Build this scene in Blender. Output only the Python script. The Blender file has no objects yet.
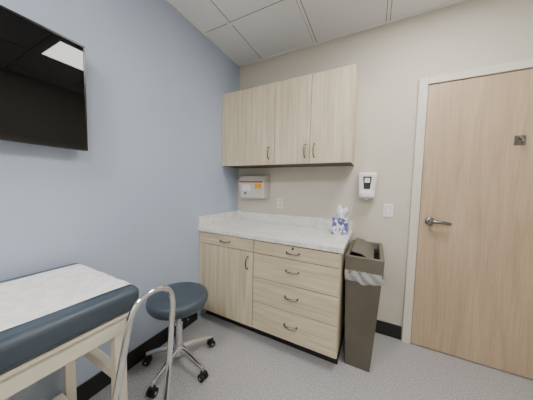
import bpy, bmesh, math, random
from mathutils import Vector, Matrix
random.seed(4)
scene=bpy.context.scene
COL=scene.collection

# ---------------- materials ----------------
def s2l(c):
    return tuple(((v/255)/12.92 if v/255<=0.04045 else ((v/255+0.055)/1.055)**2.4) for v in c)+(1,)
def base(name,rough=.5,metal=0,color=(128,128,128)):
    m=bpy.data.materials.new(name);m.use_nodes=True
    b=m.node_tree.nodes['Principled BSDF']
    b.inputs['Base Color'].default_value=s2l(color)
    b.inputs['Roughness'].default_value=rough
    b.inputs['Metallic'].default_value=metal
    return m,b
def noisemat(name,c1,c2,scale=(1,1,1),nscale=5,detail=4,rough=.5,metal=0,p=(.35,.65),bump=0,dist=0,bscale=None,extra=None):
    m,b=base(name,rough,metal,c1)
    nt=m.node_tree;N=nt.nodes;L=nt.links
    tc=N.new('ShaderNodeTexCoord');mp=N.new('ShaderNodeMapping');mp.inputs['Scale'].default_value=scale
    L.new(tc.outputs['Object'],mp.inputs['Vector'])
    n=N.new('ShaderNodeTexNoise');n.inputs['Scale'].default_value=nscale;n.inputs['Detail'].default_value=detail
    n.inputs['Distortion'].default_value=dist
    L.new(mp.outputs[0],n.inputs['Vector'])
    r=N.new('ShaderNodeValToRGB');r.color_ramp.elements[0].position=p[0];r.color_ramp.elements[1].position=p[1]
    r.color_ramp.elements[0].color=s2l(c1);r.color_ramp.elements[1].color=s2l(c2)
    L.new(n.outputs['Fac'],r.inputs['Fac'])
    out=r.outputs['Color']
    if extra:
        mp2=N.new('ShaderNodeMapping');mp2.inputs['Scale'].default_value=extra[0]
        L.new(tc.outputs['Object'],mp2.inputs['Vector'])
        n2=N.new('ShaderNodeTexNoise');n2.inputs['Scale'].default_value=extra[1];n2.inputs['Detail'].default_value=3
        n2.inputs['Distortion'].default_value=extra[4] if len(extra)>4 else 0
        L.new(mp2.outputs[0],n2.inputs['Vector'])
        r2=N.new('ShaderNodeValToRGB');r2.color_ramp.elements[0].position=extra[2][0];r2.color_ramp.elements[1].position=extra[2][1]
        r2.color_ramp.elements[0].color=extra[3]+(1,);r2.color_ramp.elements[1].color=(1,1,1,1)
        L.new(n2.outputs['Fac'],r2.inputs['Fac'])
        mx=N.new('ShaderNodeMix');mx.data_type='RGBA';mx.blend_type='MULTIPLY';mx.inputs[0].default_value=1
        L.new(out,mx.inputs[6]);L.new(r2.outputs['Color'],mx.inputs[7]);out=mx.outputs[2]
    L.new(out,b.inputs['Base Color'])
    if bump:
        bp=N.new('ShaderNodeBump');bp.inputs['Strength'].default_value=bump;bp.inputs['Distance'].default_value=.002
        if bscale:
            nb=N.new('ShaderNodeTexNoise');nb.inputs['Scale'].default_value=bscale
            L.new(tc.outputs['Object'],nb.inputs['Vector']);L.new(nb.outputs['Fac'],bp.inputs['Height'])
        else: L.new(n.outputs['Fac'],bp.inputs['Height'])
        L.new(bp.outputs[0],b.inputs['Normal'])
    return m
M={}
M['blue']=noisemat('paint_blue_gray',(178,191,213),(182,195,216),nscale=2,rough=.6,bump=.12,bscale=180)
M['beige']=noisemat('paint_beige',(206,200,187),(210,204,191),nscale=2,rough=.6,bump=.12,bscale=180)
M['floor']=noisemat('speckled_vinyl',(154,153,155),(188,187,187),nscale=120,detail=3,rough=.36,p=(.38,.60),extra=((1,1,1),170,(.38,.46),(.68,.68,.69)))
M['tile']=noisemat('ceiling_tile',(228,229,229),(240,241,241),nscale=150,rough=.9,p=(.3,.5),bump=.3)
M['grid'],_=base('ceiling_grid_paint',.5,0,(238,238,236))
M['reveal'],_=base('ceiling_tile_reveal',.8,0,(115,115,115))
M['lam']=noisemat('pale_laminate',(202,187,157),(223,211,186),scale=(14,14,.7),nscale=2.2,detail=5,rough=.42,p=(.35,.68),dist=.4,extra=((60,60,1.6),2.0,(.32,.55),(.88,.865,.84)))
M['lamh']=noisemat('pale_laminate_drawer',(202,187,157),(223,211,186),scale=(1.2,14,26),nscale=2.2,detail=5,rough=.42,p=(.35,.68),dist=.4,extra=((2,60,90),2.0,(.32,.55),(.88,.865,.84)))
M['carc'],_=base('cabinet_carcass',.6,0,(84,73,56))
M['doorwood']=noisemat('maple_door_veneer',(183,160,133),(202,180,153),scale=(7,7,.55),nscale=2.0,detail=6,rough=.35,p=(.3,.7),dist=1.1,extra=((70,70,2.2),2.2,(.3,.6),(.89,.865,.84)))
M['frame'],_=base('door_frame_paint',.4,0,(220,215,203))
M['black'],_=base('black_rubber_base',.45,0,(24,24,26))
M['marble']=noisemat('marble_laminate',(228,227,224),(242,241,238),nscale=40,detail=6,rough=.3,p=(.38,.58),dist=.4,extra=((1,1,1),6,(.455,.485),(.91,.91,.905),2.2))
M['steel']=noisemat('satin_nickel',(130,128,125),(146,144,141),nscale=30,rough=.25,metal=1)
M['chrome'],_=base('chrome',.07,1,(225,226,228))
M['white'],_=base('white_plastic',.3,0,(242,241,238))
M['dgray'],_=base('dark_gray_plastic',.3,0,(56,58,62))
M['tvb'],_=base('tv_bezel_black',.25,0,(8,8,9))
M['screen'],b=base('tv_screen_glass',.02,0,(3,3,4));b.inputs['IOR'].default_value=1.42
M['vinyl']=noisemat('slate_blue_vinyl',(60,71,82),(67,78,89),nscale=6,rough=.4,bump=.25,bscale=260)
M['paper']=noisemat('exam_paper',(229,228,225),(241,240,238),nscale=26,detail=2,rough=.8,p=(.42,.6),bump=.4,bscale=9)
M['tbeige']=noisemat('beige_enamel',(218,212,195),(223,217,201),nscale=4,rough=.4)
M['bin']=noisemat('taupe_bin_plastic',(90,85,73),(96,91,79),nscale=7,rough=.45,bump=.2,bscale=220)
M['binlid']=noisemat('taupe_lid_plastic',(100,95,83),(106,101,89),nscale=7,rough=.45,bump=.2,bscale=220)
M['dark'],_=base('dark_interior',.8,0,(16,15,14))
M['liner'],b=base('clear_bin_liner',.22,0,(205,206,206))
b.inputs['Alpha'].default_value=.55
M['rubber'],_=base('caster_rubber',.5,0,(18,18,20))
M['sharps'],_=base('sharps_enclosure',.4,0,(192,190,184))
M['sharps2'],_=base('sharps_liner_plastic',.3,0,(214,212,206))
M['orange'],_=base('yellow_biohazard_label',.5,0,(240,175,40))
M['red'],_=base('red_sharps_lid',.4,0,(176,50,40))
M['tissue'],_=base('tissue_paper',.9,0,(242,242,242))
M['sign'],_=base('brushed_plate',.35,.8,(130,126,118))
m=noisemat('tissue_box_print',(84,92,152),(232,232,240),nscale=34,detail=2,rough=.5,p=(.45,.54));M['tbox']=m
m=bpy.data.materials.new('led_diffuser');m.use_nodes=True;nt=m.node_tree
for n in list(nt.nodes):
    if n.type=='BSDF_PRINCIPLED': nt.nodes.remove(n)
e=nt.nodes.new('ShaderNodeEmission');e.inputs['Color'].default_value=(1,.98,.95,1);e.inputs['Strength'].default_value=37
nt.links.new(e.outputs[0],nt.nodes['Material Output'].inputs[0]);M['led']=m

# ---------------- helpers ----------------
def empty(name,loc=(0,0,0)):
    e=bpy.data.objects.new(name,None);e.location=loc;e.empty_display_size=.05;COL.objects.link(e);return e
def link(me,name,mat,parent=None,smooth=False,bev=0,segs=2):
    o=bpy.data.objects.new(name,me);COL.objects.link(o)
    if mat: me.materials.append(M[mat])
    if smooth:
        for p in me.polygons:p.use_smooth=True
    if bev:
        b=o.modifiers.new('bev','BEVEL');b.width=bev;b.segments=segs;b.limit_method='ANGLE';b.angle_limit=math.radians(40)
    if parent:
        o.parent=parent;o.matrix_parent_inverse=Matrix.Translation(parent.location).inverted()
    return o
def mesh(name,verts,faces,mat,parent=None,**k):
    me=bpy.data.meshes.new(name);me.from_pydata([tuple(v) for v in verts],[],faces);me.update()
    bm=bmesh.new();bm.from_mesh(me);bmesh.ops.recalc_face_normals(bm,faces=bm.faces);bm.to_mesh(me);bm.free()
    return link(me,name,mat,parent,**k)
BF=[(0,1,2,3),(4,7,6,5),(0,4,5,1),(1,5,6,2),(2,6,7,3),(3,7,4,0)]
def box(name,x0,x1,y0,y1,z0,z1,mat,parent=None,bev=0,segs=2,smooth=False):
    v=[(x0,y0,z0),(x1,y0,z0),(x1,y1,z0),(x0,y1,z0),(x0,y0,z1),(x1,y0,z1),(x1,y1,z1),(x0,y1,z1)]
    return mesh(name,v,BF,mat,parent,bev=bev,segs=segs,smooth=smooth)
def frustum(name,b,t,z0,z1,mat,parent=None,bev=0,segs=3):
    v=[(b[0],b[2],z0),(b[1],b[2],z0),(b[1],b[3],z0),(b[0],b[3],z0),(t[0],t[2],z1),(t[1],t[2],z1),(t[1],t[3],z1),(t[0],t[3],z1)]
    return mesh(name,v,BF,mat,parent,bev=bev,segs=segs)
def smoothpath(pts,sub=6):
    P=[Vector(p) for p in pts];out=[]
    for i in range(len(P)-1):
        p0=P[max(i-1,0)];p1=P[i];p2=P[i+1];p3=P[min(i+2,len(P)-1)]
        for k in range(sub):
            t=k/sub
            out.append(.5*((2*p1)+(-p0+p2)*t+(2*p0-5*p1+4*p2-p3)*t*t+(-p0+3*p1-3*p2+p3)*t**3))
    out.append(P[-1]);return out
def tube(name,pts,r,mat,parent=None,seg=14,smooth_path=True,radii=None,sub=6):
    P=smoothpath(pts,sub) if smooth_path else [Vector(p) for p in pts]
    n=len(P);verts=[];faces=[]
    t=(P[1]-P[0]).normalized();ref=Vector((0,0,1)) if abs(t.z)<.9 else Vector((1,0,0))
    nrm=t.cross(ref).normalized()
    for i in range(n):
        tt=(P[min(i+1,n-1)]-P[max(i-1,0)]).normalized()
        nrm=(nrm-tt*nrm.dot(tt)).normalized();bn=tt.cross(nrm)
        rr=r if radii is None else radii[0]+(radii[1]-radii[0])*i/(n-1)
        for k in range(seg):
            a=2*math.pi*k/seg;verts.append(P[i]+nrm*math.cos(a)*rr+bn*math.sin(a)*rr)
    for i in range(n-1):
        for k in range(seg):
            faces.append((i*seg+k,i*seg+(k+1)%seg,(i+1)*seg+(k+1)%seg,(i+1)*seg+k))
    faces.append(tuple(range(seg)));faces.append(tuple(range((n-1)*seg,n*seg)))
    o=mesh(name,verts,faces,mat,parent,smooth=True)
    e=o.modifiers.new('es','EDGE_SPLIT');e.split_angle=math.radians(60)
    return o
def lathe(name,prof,c,mat,parent=None,seg=40,axis='z'):
    verts=[];faces=[]
    for (r,z) in prof:
        for k in range(seg):
            a=2*math.pi*k/seg
            if axis=='z': verts.append((c[0]+r*math.cos(a),c[1]+r*math.sin(a),c[2]+z))
            elif axis=='y': verts.append((c[0]+r*math.cos(a),c[1]-z,c[2]+r*math.sin(a)))
            else: verts.append((c[0]+z,c[1]+r*math.cos(a),c[2]+r*math.sin(a)))
    for i in range(len(prof)-1):
        for k in range(seg): faces.append((i*seg+k,i*seg+(k+1)%seg,(i+1)*seg+(k+1)%seg,(i+1)*seg+k))
    faces.append(tuple(range(seg)));faces.append(tuple(range((len(prof)-1)*seg,len(prof)*seg)))
    o=mesh(name,verts,faces,mat,parent,smooth=True)
    e=o.modifiers.new('es','EDGE_SPLIT');e.split_angle=math.radians(50)
    return o

# ---------------- room ----------------
H=2.709;X1=3.0;Y1=-3.4
box('floor',-.1,X1+.1,Y1-.1,.1,-.1,0,'floor')
box('ceiling',-.1,X1+.1,Y1-.1,.1,H,H+.1,'tile')
box('wall_left',-.1,0,Y1-.1,.1,0,H,'blue')
box('wall_back',0,X1,0,.1,0,H,'beige')
box('wall_right',X1,X1+.1,Y1-.1,.1,0,H,'beige')
box('wall_front',0,X1,Y1-.1,Y1,0,H,'beige')
g=empty('ceiling_grid',(1.5,-1.7,H))
xs=[.29+.61*i for i in range(5)];ys=[-.57-.61*i for i in range(5)]
for i,x in enumerate(xs):
    box('tee_x_%d'%i,x-.012,x+.012,Y1,0,H-.006,H+.002,'grid',g)
    box('reveal_x_%d'%i,x-.0165,x+.0165,Y1,0,H-.0012,H+.002,'reveal',g)
for i,y in enumerate(ys):
    box('tee_y_%d'%i,0,X1,y-.012,y+.012,H-.0065,H+.002,'grid',g)
    box('reveal_y_%d'%i,0,X1,y-.0165,y+.0165,H-.0014,H+.002,'reveal',g)
box('angle_left',0,.022,Y1,0,H-.007,H+.002,'grid',g)
box('angle_back',0,X1,-.022,0,H-.007,H+.002,'grid',g)
def panel(i,j):
    x0=xs[i]+.012;x1=xs[i+1]-.012;y1=ys[j]-.012;y0=ys[j+1]+.012
    p=empty('ceiling_light_panel',((x0+x1)/2,(y0+y1)/2,H))
    R=.05
    box('lens',x0+R,x1-R,y0+R,y1-R,H-.006,H-.001,'led',p)
    for n,a in enumerate([(x0,x1,y0,y0+R),(x0,x1,y1-R,y1),(x0,x0+R,y0+R,y1-R),(x1-R,x1,y0+R,y1-R)]):
        box('rim_%d'%n,*a,H-.01,H-.001,'grid',p)
panel(2,0)
panel(2,3)  # unseen fill panel behind the camera, added to light the room
panel(0,3)  # invented extra panel out of view, brightens ceiling, left wall and table
BH=.12
box('baseboard_left',0,.012,Y1,-.66,0,BH,'black',bev=.004)
box('baseboard_back',1.31,1.748,-.012,0,0,BH,'black',bev=.004)
# ---------------- door ----------------
d=empty('door_1',(2.27,0,0))
box('slab',1.817,2.727,-.022,-.002,.008,2.13,'doorwood',d,bev=.002)
box('jamb_left',1.752,1.813,-.035,0,0,2.19,'frame',d,bev=.004)
box('jamb_right',2.731,2.792,-.035,0,0,2.19,'frame',d,bev=.004)
box('head',1.8131,2.7309,-.035,0,2.134,2.19,'frame',d,bev=.004)
box('shadow_gap_left',1.8131,1.8169,-.01,0,0,2.134,'dark',d)
lathe('rosette',[(.001,0),(.033,0),(.033,.006),(.028,.012),(.013,.014),(.012,.045),(.001,.046)],(1.885,-.022,1.06),'steel',d,axis='y')
tube('lever',[(1.880,-.066,1.06),(1.91,-.072,1.062),(1.95,-.074,1.061),(1.985,-.073,1.056),(2.005,-.068,1.053)],.0125,'steel',d)
lathe('lever_hub',[(.001,0),(.0155,0),(.0155,.024),(.001,.026)],(1.885,-.058,1.06),'steel',d,axis='y')
h=empty('coat_hook',(2.345,-.03,1.66))
box('plate',2.315,2.372,-.028,-.0225,1.63,1.695,'sign',h,bev=.002)
tube('hook',[(2.343,-.028,1.672),(2.343,-.05,1.668),(2.343,-.062,1.655),(2.343,-.06,1.643),(2.343,-.05,1.64)],.006,'steel',h)
lathe('knob',[(.001,0),(.011,.001),(.012,.006),(.001,.009)],(2.343,-.05,1.676),'steel',h,axis='y')
# ---------------- wall bits ----------------
s=empty('light_switch',(1.595,0,1.125))
box('plate',1.558,1.632,-.007,-.0005,1.067,1.183,'white',s,bev=.002)
box('rocker_recess',1.576,1.614,-.0078,-.0068,1.091,1.159,'dgray',s)
box('rocker',1.578,1.612,-.011,-.007,1.093,1.157,'white',s,bev=.0015)
s=empty('electrical_outlet',(.565,0,1.125))
box('plate',.529,.601,-.007,-.0005,1.07,1.18,'white',s,bev=.002)
for n,z in enumerate((1.147,1.103)):
    box('socket_ring_%d'%n,.547,.583,-.0078,-.0068,z-.016,z+.016,'dgray',s,bev=.0003)
    box('socket_%d'%n,.549,.581,-.010,-.007,z-.014,z+.014,'white',s,bev=.003)
    box('slot_a_%d'%n,.555,.559,-.0105,-.0099,z-.006,z+.008,'dark',s)
    box('slot_b_%d'%n,.570,.574,-.0105,-.0099,z-.006,z+.008,'dark',s)
s=empty('soap_dispenser',(1.42,0,1.32))
frustum('housing',(1.358,1.482,-.085,-.0005),(1.344,1.496,-.105,-.0005),1.222,1.447,'white',s,bev=.018,segs=4)
frustum('window',(1.392,1.448,-.093,-.06),(1.385,1.455,-.107,-.06),1.30,1.415,'dgray',s,bev=.008)
box('label',1.40,1.44,-.1075,-.1,1.36,1.40,'white',s)
box('push_bar',1.372,1.468,-.112,-.05,1.232,1.282,'white',s,bev=.012,segs=4)
lathe('nozzle',[(.001,-.015),(.010,-.015),(.016,0),(.001,.001)],(1.42,-.06,1.222),'white',s)
# ---------------- base cabinet ----------------
c=empty('base_cabinet',(.655,-.32,0))
YD=-.615
box('toe_kick',.013,1.2994,YD+.070,-.013,0,.1,'black',c)
box('carcass',.001,1.298,YD+.001,-.002,.1,.868,'carc',c)
box('end_panel',1.281,1.2995,YD,-.001,.1,.869,'lam',c)
YF=YD-.02
def pull(name,x,y,z,vert,par,L=.1):
    h=L/2
    if vert: pts=[(x,y,z-h),(x,y-.018,z-h+.004),(x,y-.03,z-h*.5),(x,y-.033,z),(x,y-.03,z+h*.5),(x,y-.018,z+h-.004),(x,y,z+h)]
    else: pts=[(x-h,y,z),(x-h+.004,y-.018,z),(x-h*.5,y-.03,z),(x,y-.033,z),(x+h*.5,y-.03,z),(x+h-.004,y-.018,z),(x+h,y,z)]
    tube(name,pts,.0056,'steel',par,seg=10,sub=4)
    for k,s_ in enumerate((-h,h)):
        q=(x,y,z+s_) if vert else (x+s_,y,z)
        lathe(name+'_foot_%d'%k,[(.001,0),(.008,0),(.007,.005),(.001,.006)],q,'steel',par,seg=12,axis='y')
box('filler',.001,.022,YF+.004,YD,.105,.866,'lam',c)
box('drawer_left',.025,.609,YF,YD,.762,.862,'lamh',c,bev=.0015)
pull('pull_left',.317,YF,.812,False,c)
box('door',.025,.609,YF,YD,.108,.756,'lam',c,bev=.0015)
pull('pull_door',.558,YF,.66,True,c)
ed=[.862,.758,.555,.345,.108]
for i in range(4):
    box('drawer_%d'%i,.6145,1.296,YF,YD,ed[i+1]+.003,ed[i]-.003,'lamh',c,bev=.0015)
    zc=(ed[i]+ed[i+1])/2+(.012 if i else 0)
    pull('pull_%d'%i,.955,YF,zc,False,c)
lathe('lock',[(.001,0),(.009,0),(.009,.004),(.001,.005)],(.955,YF,.845),'steel',c,seg=16,axis='y')
box('countertop',.001,1.315,-.648,-.0005,.869,.908,'marble',c,bev=.004)
box('backsplash',.001,1.315,-.019,-.0005,.9085,1.005,'marble',c,bev=.003)
box('side_splash',.001,.0185,-.645,-.0195,.9085,1.005,'marble',c,bev=.003)
# ---------------- upper cabinets ----------------
c=empty('wall_cabinet',(.655,-.16,1.516))
z0,z1=1.516,2.268;yc=-.29;yf=-.309
box('carcass',.001,1.2995,yc,-.001,z0+.012,z1-.001,'carc',c)
box('bottom_panel',.001,1.2995,yc+.004,-.002,z0+.001,z0+.0118,'carc',c)
box('end_panel',1.2996,1.3035,yc,-.001,z0,z1,'lam',c)
box('filler',.001,.014,yf+.004,yc,z0,z1,'lam',c)
for i,(a,b) in enumerate([(.016,.6215),(.6255,.9605),(.9645,1.3035)]):
    box('door_%d'%i,a,b,yf,yc-.0005,z0,z1,'lam',c,bev=.0015)
for n,x in enumerate((.568,.922,1.003)): pull('pull_%d'%n,x,yf,1.625,True,c,L=.11)
# ---------------- sharps container ----------------
s=empty('sharps_container',(.27,0,1.17))
box('bracket',.10,.44,-.012,-.0005,1.175,1.44,'sharps',s,bev=.004)
frustum('body',(.125,.425,-.12,-.0125),(.11,.44,-.15,-.0125),1.175,1.36,'sharps2',s,bev=.012)
mesh('hood',[(.108,-.0125,1.361),(.442,-.0125,1.361),(.442,-.155,1.361),(.108,-.155,1.361),(.108,-.0125,1.43),(.442,-.0125,1.43),(.442,-.09,1.43),(.108,-.09,1.43)],BF,'sharps',s,bev=.006)
box('red_lid_rim',.13,.42,-.158,-.1,1.347,1.3605,'red',s,bev=.002)
box('label',.325,.405,-.1505,-.12,1.285,1.335,'orange',s)
box('label_white',.16,.26,-.146,-.12,1.255,1.325,'white',s)
lathe('lock',[(.001,0),(.012,0),(.012,.006),(.001,.007)],(.20,-.137,1.23),'steel',s,seg=16,axis='y')
# ---------------- tissue box ----------------
s=empty('tissue_box',(1.23,-.18,.908))
box('carton',1.168,1.292,-.255,-.131,.9085,1.055,'tbox',s,bev=.003)
lathe('opening_rim',[(.001,0),(.034,0),(.034,.001),(.001,.0012)],(1.23,-.19,1.055),'white',s,seg=24)
verts=[];faces=[];n=28;rows=6
for j in range(rows):
    t=j/(rows-1)
    for k in range(n):
        a=2*math.pi*k/n;rr=.018+.03*math.sin(t*2.2)-.02*t*t
        rr*=1+.28*math.sin(3*a+1+2*t)+.15*math.sin(7*a+t*4)
        zz=.095*t*(1+.25*math.sin(2*a+.6)*t)
        verts.append((1.23+rr*math.cos(a)+.008*t,-.19+rr*.6*math.sin(a),1.056+zz))
for j in range(rows-1):
    for k in range(n): faces.append((j*n+k,j*n+(k+1)%n,(j+1)*n+(k+1)%n,(j+1)*n+k))
mesh('tissue',verts,faces,'tissue',s,smooth=True)
# ---------------- trash can ----------------
s=empty('trash_can',(1.44,-.32,0))
bx=(1.343,1.512,-.505,-.09);tx=(1.322,1.556,-.545,-.035)
def ring(a,z,ins=0): return [(a[0]+ins,a[2]+ins,z),(a[1]-ins,a[2]+ins,z),(a[1]-ins,a[3]-ins,z),(a[0]+ins,a[3]-ins,z)]
v=ring(bx,.0)+ring(tx,.735)+ring(tx,.735,.006)+ring(bx,.012,.006)
f=[(3,2,1,0)]
for lv in range(3):
    for k in range(4): f.append((lv*4+k,lv*4+(k+1)%4,lv*4+4+(k+1)%4,lv*4+4+k))
f.append((12,13,14,15))
mesh('body',v,f,'bin',s,bev=.012,segs=4)
def lerp(z):
    t=z/.735;return tuple(bx[i]+(tx[i]-bx[i])*t for i in range(4))
def perim(a,t):
    w=a[1]-a[0];l=a[3]-a[2];P=2*(w+l);dd=t*P
    if dd<w:return (a[0]+dd,a[2],0,-1)
    dd-=w
    if dd<l:return (a[1],a[2]+dd,1,0)
    dd-=l
    if dd<w:return (a[1]-dd,a[3],0,1)
    dd-=w;return (a[0],a[3]-dd,-1,0)
verts=[];faces=[];n=260;rows=7
for j in range(rows):
    q=j/(rows-1)
    for k in range(n):
        t=k/n;z=.735-.08*q
        a=lerp(z);x,y,nx,ny=perim(a,t)
        off=.003+.008*(1+math.sin(k*.55+2.2*math.sin(q*3+k*.05)))*math.sin(q*2.6)*.8+random.random()*.003
        if nx<0: off=min(off,.007)
        if ny>0: off=min(off,.01)
        zj=z+(.008*math.sin(k*.21)+.005*math.sin(k*.47+1))*q
        verts.append((x+nx*off,y+ny*off,zj))
for j in range(rows-1):
    for k in range(n): faces.append((j*n+k,j*n+(k+1)%n,(j+1)*n+(k+1)%n,(j+1)*n+k))
mesh('liner',verts,faces,'liner',s,smooth=True)
lx=(1.317,1.562,-.552,-.03)
T=.835;Z0=.708
def rr_(ins,z): return [(lx[0]+ins,lx[2]+ins,z),(lx[1]-ins,lx[2]+ins,z),(lx[1]-ins,lx[3]-ins,z),(lx[0]+ins,lx[3]-ins,z)]
v=rr_(.003,Z0)+rr_(.0,T)+rr_(.026,T)+rr_(.032,T-.05)+rr_(.012,Z0)
f=[]
for lv in range(4):
    for k in range(4): f.append((lv*4+k,lv*4+(k+1)%4,lv*4+4+(k+1)%4,lv*4+4+k))
for k in range(4): f.append((16+k,16+(k+1)%4,(k+1)%4,k))
mesh('lid_frame',v,f,'binlid',s,bev=.005,segs=3)
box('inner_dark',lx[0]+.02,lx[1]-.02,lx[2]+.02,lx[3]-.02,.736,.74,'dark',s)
xm=(lx[0]+lx[1])/2
v=[]
for y in (lx[2]+.034,lx[3]-.034):
    v+=[(xm-.085,y,T+.030),(xm-.02,y,T+.020),(xm+.06,y,T-.030),(xm+.058,y,T-.036),(xm-.02,y,T+.012),(xm-.083,y,T+.022)]
mesh('flap',v,[(0,1,2,3,4,5),(11,10,9,8,7,6)]+[(i,(i+1)%6,6+(i+1)%6,6+i) for i in range(6)],'binlid',s,bev=.002)

# ---------------- TV ----------------
s=empty('television',(.05,-2.0,1.75))
ty0,ty1,tz0,tz1=-2.475,-1.525,1.478,2.022
bw=.009
tvp=[box('housing',.035,.078,ty0,ty1,tz0,tz1,'tvb',None,bev=.004),
box('back_bulge',.025,.036,ty0+.1,ty1-.1,tz0+.08,tz1-.08,'tvb',None),
box('bezel_right',.078,.081,ty1-bw,ty1,tz0,tz1,'tvb',None,bev=.001),
box('bezel_left',.078,.081,ty0,ty0+bw,tz0,tz1,'tvb',None,bev=.001),
box('bezel_top',.078,.081,ty0+bw,ty1-bw,tz1-bw,tz1,'tvb',None),
box('bezel_bottom',.078,.081,ty0+bw,ty1-bw,tz0,tz0+.016,'tvb',None),
box('screen',.078,.0792,ty0+bw,ty1-bw,tz0+.016,tz1-bw,'screen',None)]
piv=Matrix.Translation((.05,0,1.75))@Matrix.Rotation(math.radians(.35),4,'Y')@Matrix.Translation((-.05,0,-1.75))
for o in tvp:
    o.data.transform(piv);o.parent=s;o.matrix_parent_inverse=Matrix.Translation(s.location).inverted()
box('mount_plate',.0005,.022,-2.2,-1.8,1.6,1.9,'dgray',s)
box('mount_arm',.01,.028,-2.05,-1.95,1.62,1.88,'dgray',s)

# ---------------- exam table ----------------
s=empty('exam_table',(.32,-2.4,0))
px0,px1,py0,py1=.035,.61,-3.2,-1.568;pz0,pz1=.775,.870
BR=.028
box('pad',px0,px1,py0,py1,pz0,pz1,'vinyl',s,bev=BR,segs=8,smooth=True)
ysamp=[py0+.04+(py1-BR-(py0+.04))*j/50 for j in range(51)]
prof=[(y,pz1,0,1) for y in ysamp]
for k in range(1,9):
    a=math.radians(70)*k/8
    prof.append((py1-BR+BR*math.sin(a),pz1-BR+BR*math.cos(a),math.sin(a),math.cos(a)))
verts=[];faces=[];nu=40
for j,(y,z,ny,nz) in enumerate(prof):
    q=j/(len(prof)-1)
    for i in range(nu+1):
        u=i/nu
        xa=.125-.035*q;xb=.52+.055*max(0,(q-.45)*1.8)
        x=xa+(xb-xa)*u
        w=.003+.0011*math.sin(x*37+y*11)+.0008*math.sin(x*70-y*23)
        verts.append((x,y+ny*w,z+nz*w))
for j in range(len(prof)-1):
    for i in range(nu):
        a=j*(nu+1)+i;faces.append((a,a+1,a+nu+2,a+nu+1))
mesh('paper_sheet',verts,faces,'paper',s,smooth=True)
box('pad_board',.05,.595,py0+.01,py1-.015,.757,.774,'tbeige',s,bev=.003)
fy=-1.62
box('apron_near',.555,.585,-3.15,fy,.69,.7565,'tbeige',s,bev=.004)
box('apron_far',.06,.09,-3.15,fy,.69,.7565,'tbeige',s,bev=.004)
box('apron_end',.0905,.5545,fy-.03,fy,.69,.7565,'tbeige',s,bev=.004)
for n,(x,y) in enumerate([(.543,fy),(.065,fy),(.543,-3.11),(.065,-3.11)]):
    box('leg_%d'%n,x,x+.042,y-.042,y+.001,0.012,.7,'tbeige',s,bev=.004)
    lathe('foot_%d'%n,[(.001,0),(.022,0),(.022,.01),(.012,.014),(.001,.015)],(x+.021,y-.021,0),'rubber',s,seg=16)
box('stretcher_end',.1075,.5425,fy-.036,fy-.004,.485,.53,'tbeige',s,bev=.004)
box('stretcher_end_far',.1075,.5425,-3.148,-3.116,.485,.53,'tbeige',s,bev=.004)
box('shelf',.09,.555,-3.1,fy-.05,.19,.215,'tbeige',s,bev=.004)

# ---------------- step stool with handrail ----------------
s=empty('step_stool',(.82,-1.68,0))
box('platform',.69,.99,-1.86,-1.50,.215,.24,'rubber',s,bev=.01,segs=3)
box('platform_trim',.685,.995,-1.865,-1.495,.205,.2145,'chrome',s,bev=.003)
tube('handrail',[(.675,-1.795,.012),(.675,-1.755,.26),(.678,-1.71,.52),(.68,-1.668,.74),(.68,-1.648,.81),(.68,-1.61,.85),(.68,-1.55,.862),(.68,-1.50,.842),(.68,-1.472,.79),(.68,-1.473,.70),(.68,-1.49,.5),(.675,-1.515,.26),(.672,-1.54,.012)],.0125,'chrome',s,seg=18)
for n,(x,y,x2,y2) in enumerate([(.98,-1.84,1.01,-1.86),(.98,-1.52,1.01,-1.50)]):
    tube('leg_%d'%n,[(x,y,.21),(x2,y2,.012)],.0125,'chrome',s,smooth_path=False)
for n,(x,y) in enumerate([(.675,-1.795),(.672,-1.54),(1.01,-1.86),(1.01,-1.50)]):
    lathe('tip_%d'%n,[(.001,0),(.019,0),(.017,.03),(.001,.031)],(x,y,0),'rubber',s,seg=16)
tube('brace_a',[(.70,-1.85,.2),(.68,-1.77,.2)],.01,'chrome',s,smooth_path=False)
tube('brace_b',[(.70,-1.515,.2),(.68,-1.525,.2)],.01,'chrome',s,smooth_path=False)

# ---------------- rolling stool ----------------
cx,cy=.262,-1.09
s=empty('rolling_stool',(cx,cy,0))
lathe('seat',[(.001,-.085),(.165,-.085),(.190,-.078),(.202,-.058),(.206,-.032),(.199,-.01),(.180,.0),(.12,.004),(.001,.005)],(cx,cy,.525),'vinyl',s,seg=56)
lathe('seat_plate',[(.001,-.03),(.07,-.03),(.075,0),(.001,0)],(cx,cy,.44),'dgray',s)
lathe('column',[(.001,0),(.027,0),(.027,.2),(.001,.2)],(cx,cy,.10),'chrome',s,seg=28)
lathe('piston',[(.001,0),(.017,0),(.017,.16),(.001,.16)],(cx,cy,.27),'chrome',s,seg=24)
tube('height_lever',[(cx,cy,.425),(cx+.08,cy-.03,.425),(cx+.16,cy-.06,.415)],.005,'steel',s)
lathe('hub',[(.001,0),(.045,0),(.048,.03),(.035,.055),(.001,.056)],(cx,cy,.08),'chrome',s,seg=32)
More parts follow.
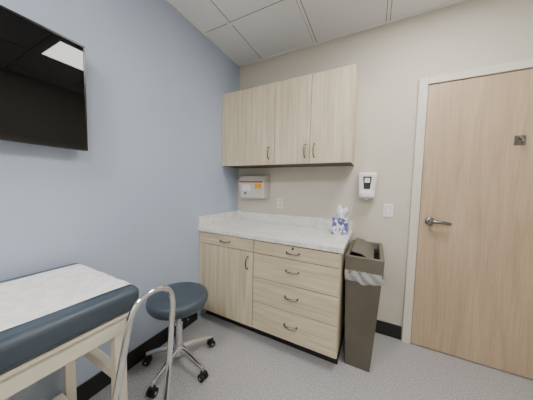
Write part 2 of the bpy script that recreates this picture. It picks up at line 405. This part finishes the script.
for n in range(5):
    a=math.radians(-76+72*n);dx,dy=math.cos(a),math.sin(a);R=.255
    if dx<-.7: R=.222
    tube('leg_%d'%n,[(cx+dx*.03,cy+dy*.03,.113),(cx+dx*.12,cy+dy*.12,.105),(cx+dx*R,cy+dy*R,.077)],.017,'chrome',s,seg=12,radii=(.021,.015))
    lathe('stem_%d'%n,[(.001,0),(.009,0),(.009,.035),(.001,.035)],(cx+dx*R,cy+dy*R,.048),'chrome',s,seg=12)
    px_,py_=-dy,dx
    ox,oy=cx+dx*R,cy+dy*R
    for k,sg in enumerate((-1,1)):
        A=Vector((ox+px_*sg*.006,oy+py_*sg*.006,.026));B=Vector((ox+px_*sg*.024,oy+py_*sg*.024,.026))
        tube('wheel_%d_%d'%(n,k),[A,B],.026,'rubber',s,seg=20,smooth_path=False)
    tube('axle_%d'%n,[(ox-px_*.027,oy-py_*.027,.026),(ox+px_*.027,oy+py_*.027,.026)],.008,'chrome',s,seg=12,smooth_path=False)
    lathe('hood_%d'%n,[(.001,0),(.02,0),(.018,.01),(.001,.014)],(ox,oy,.05),'rubber',s,seg=16)

# ---------------- world / camera ----------------
w=bpy.data.worlds.new('world');scene.world=w;w.use_nodes=True
w.node_tree.nodes['Background'].inputs[0].default_value=(.5,.52,.55,1);w.node_tree.nodes['Background'].inputs[1].default_value=.3
yaw,pitch,roll,F=.4752,.0638,.0232,207.84
f=Vector((-math.sin(yaw)*math.cos(pitch),math.cos(yaw)*math.cos(pitch),-math.sin(pitch)))
r=Vector((math.cos(yaw),math.sin(yaw),0));u=r.cross(f)
r2=r*math.cos(roll)+u*math.sin(roll);u2=-r*math.sin(roll)+u*math.cos(roll)
cam=bpy.data.objects.new('camera',bpy.data.cameras.new('camera'));COL.objects.link(cam)
mw=Matrix((( r2.x,u2.x,-f.x,1.4747),(r2.y,u2.y,-f.y,-2.0968),(r2.z,u2.z,-f.z,1.3051),(0,0,0,1)))
cam.matrix_world=mw;cam.data.sensor_width=36;cam.data.sensor_fit='HORIZONTAL';cam.data.lens=F*36/533;cam.data.clip_start=.02
scene.camera=cam
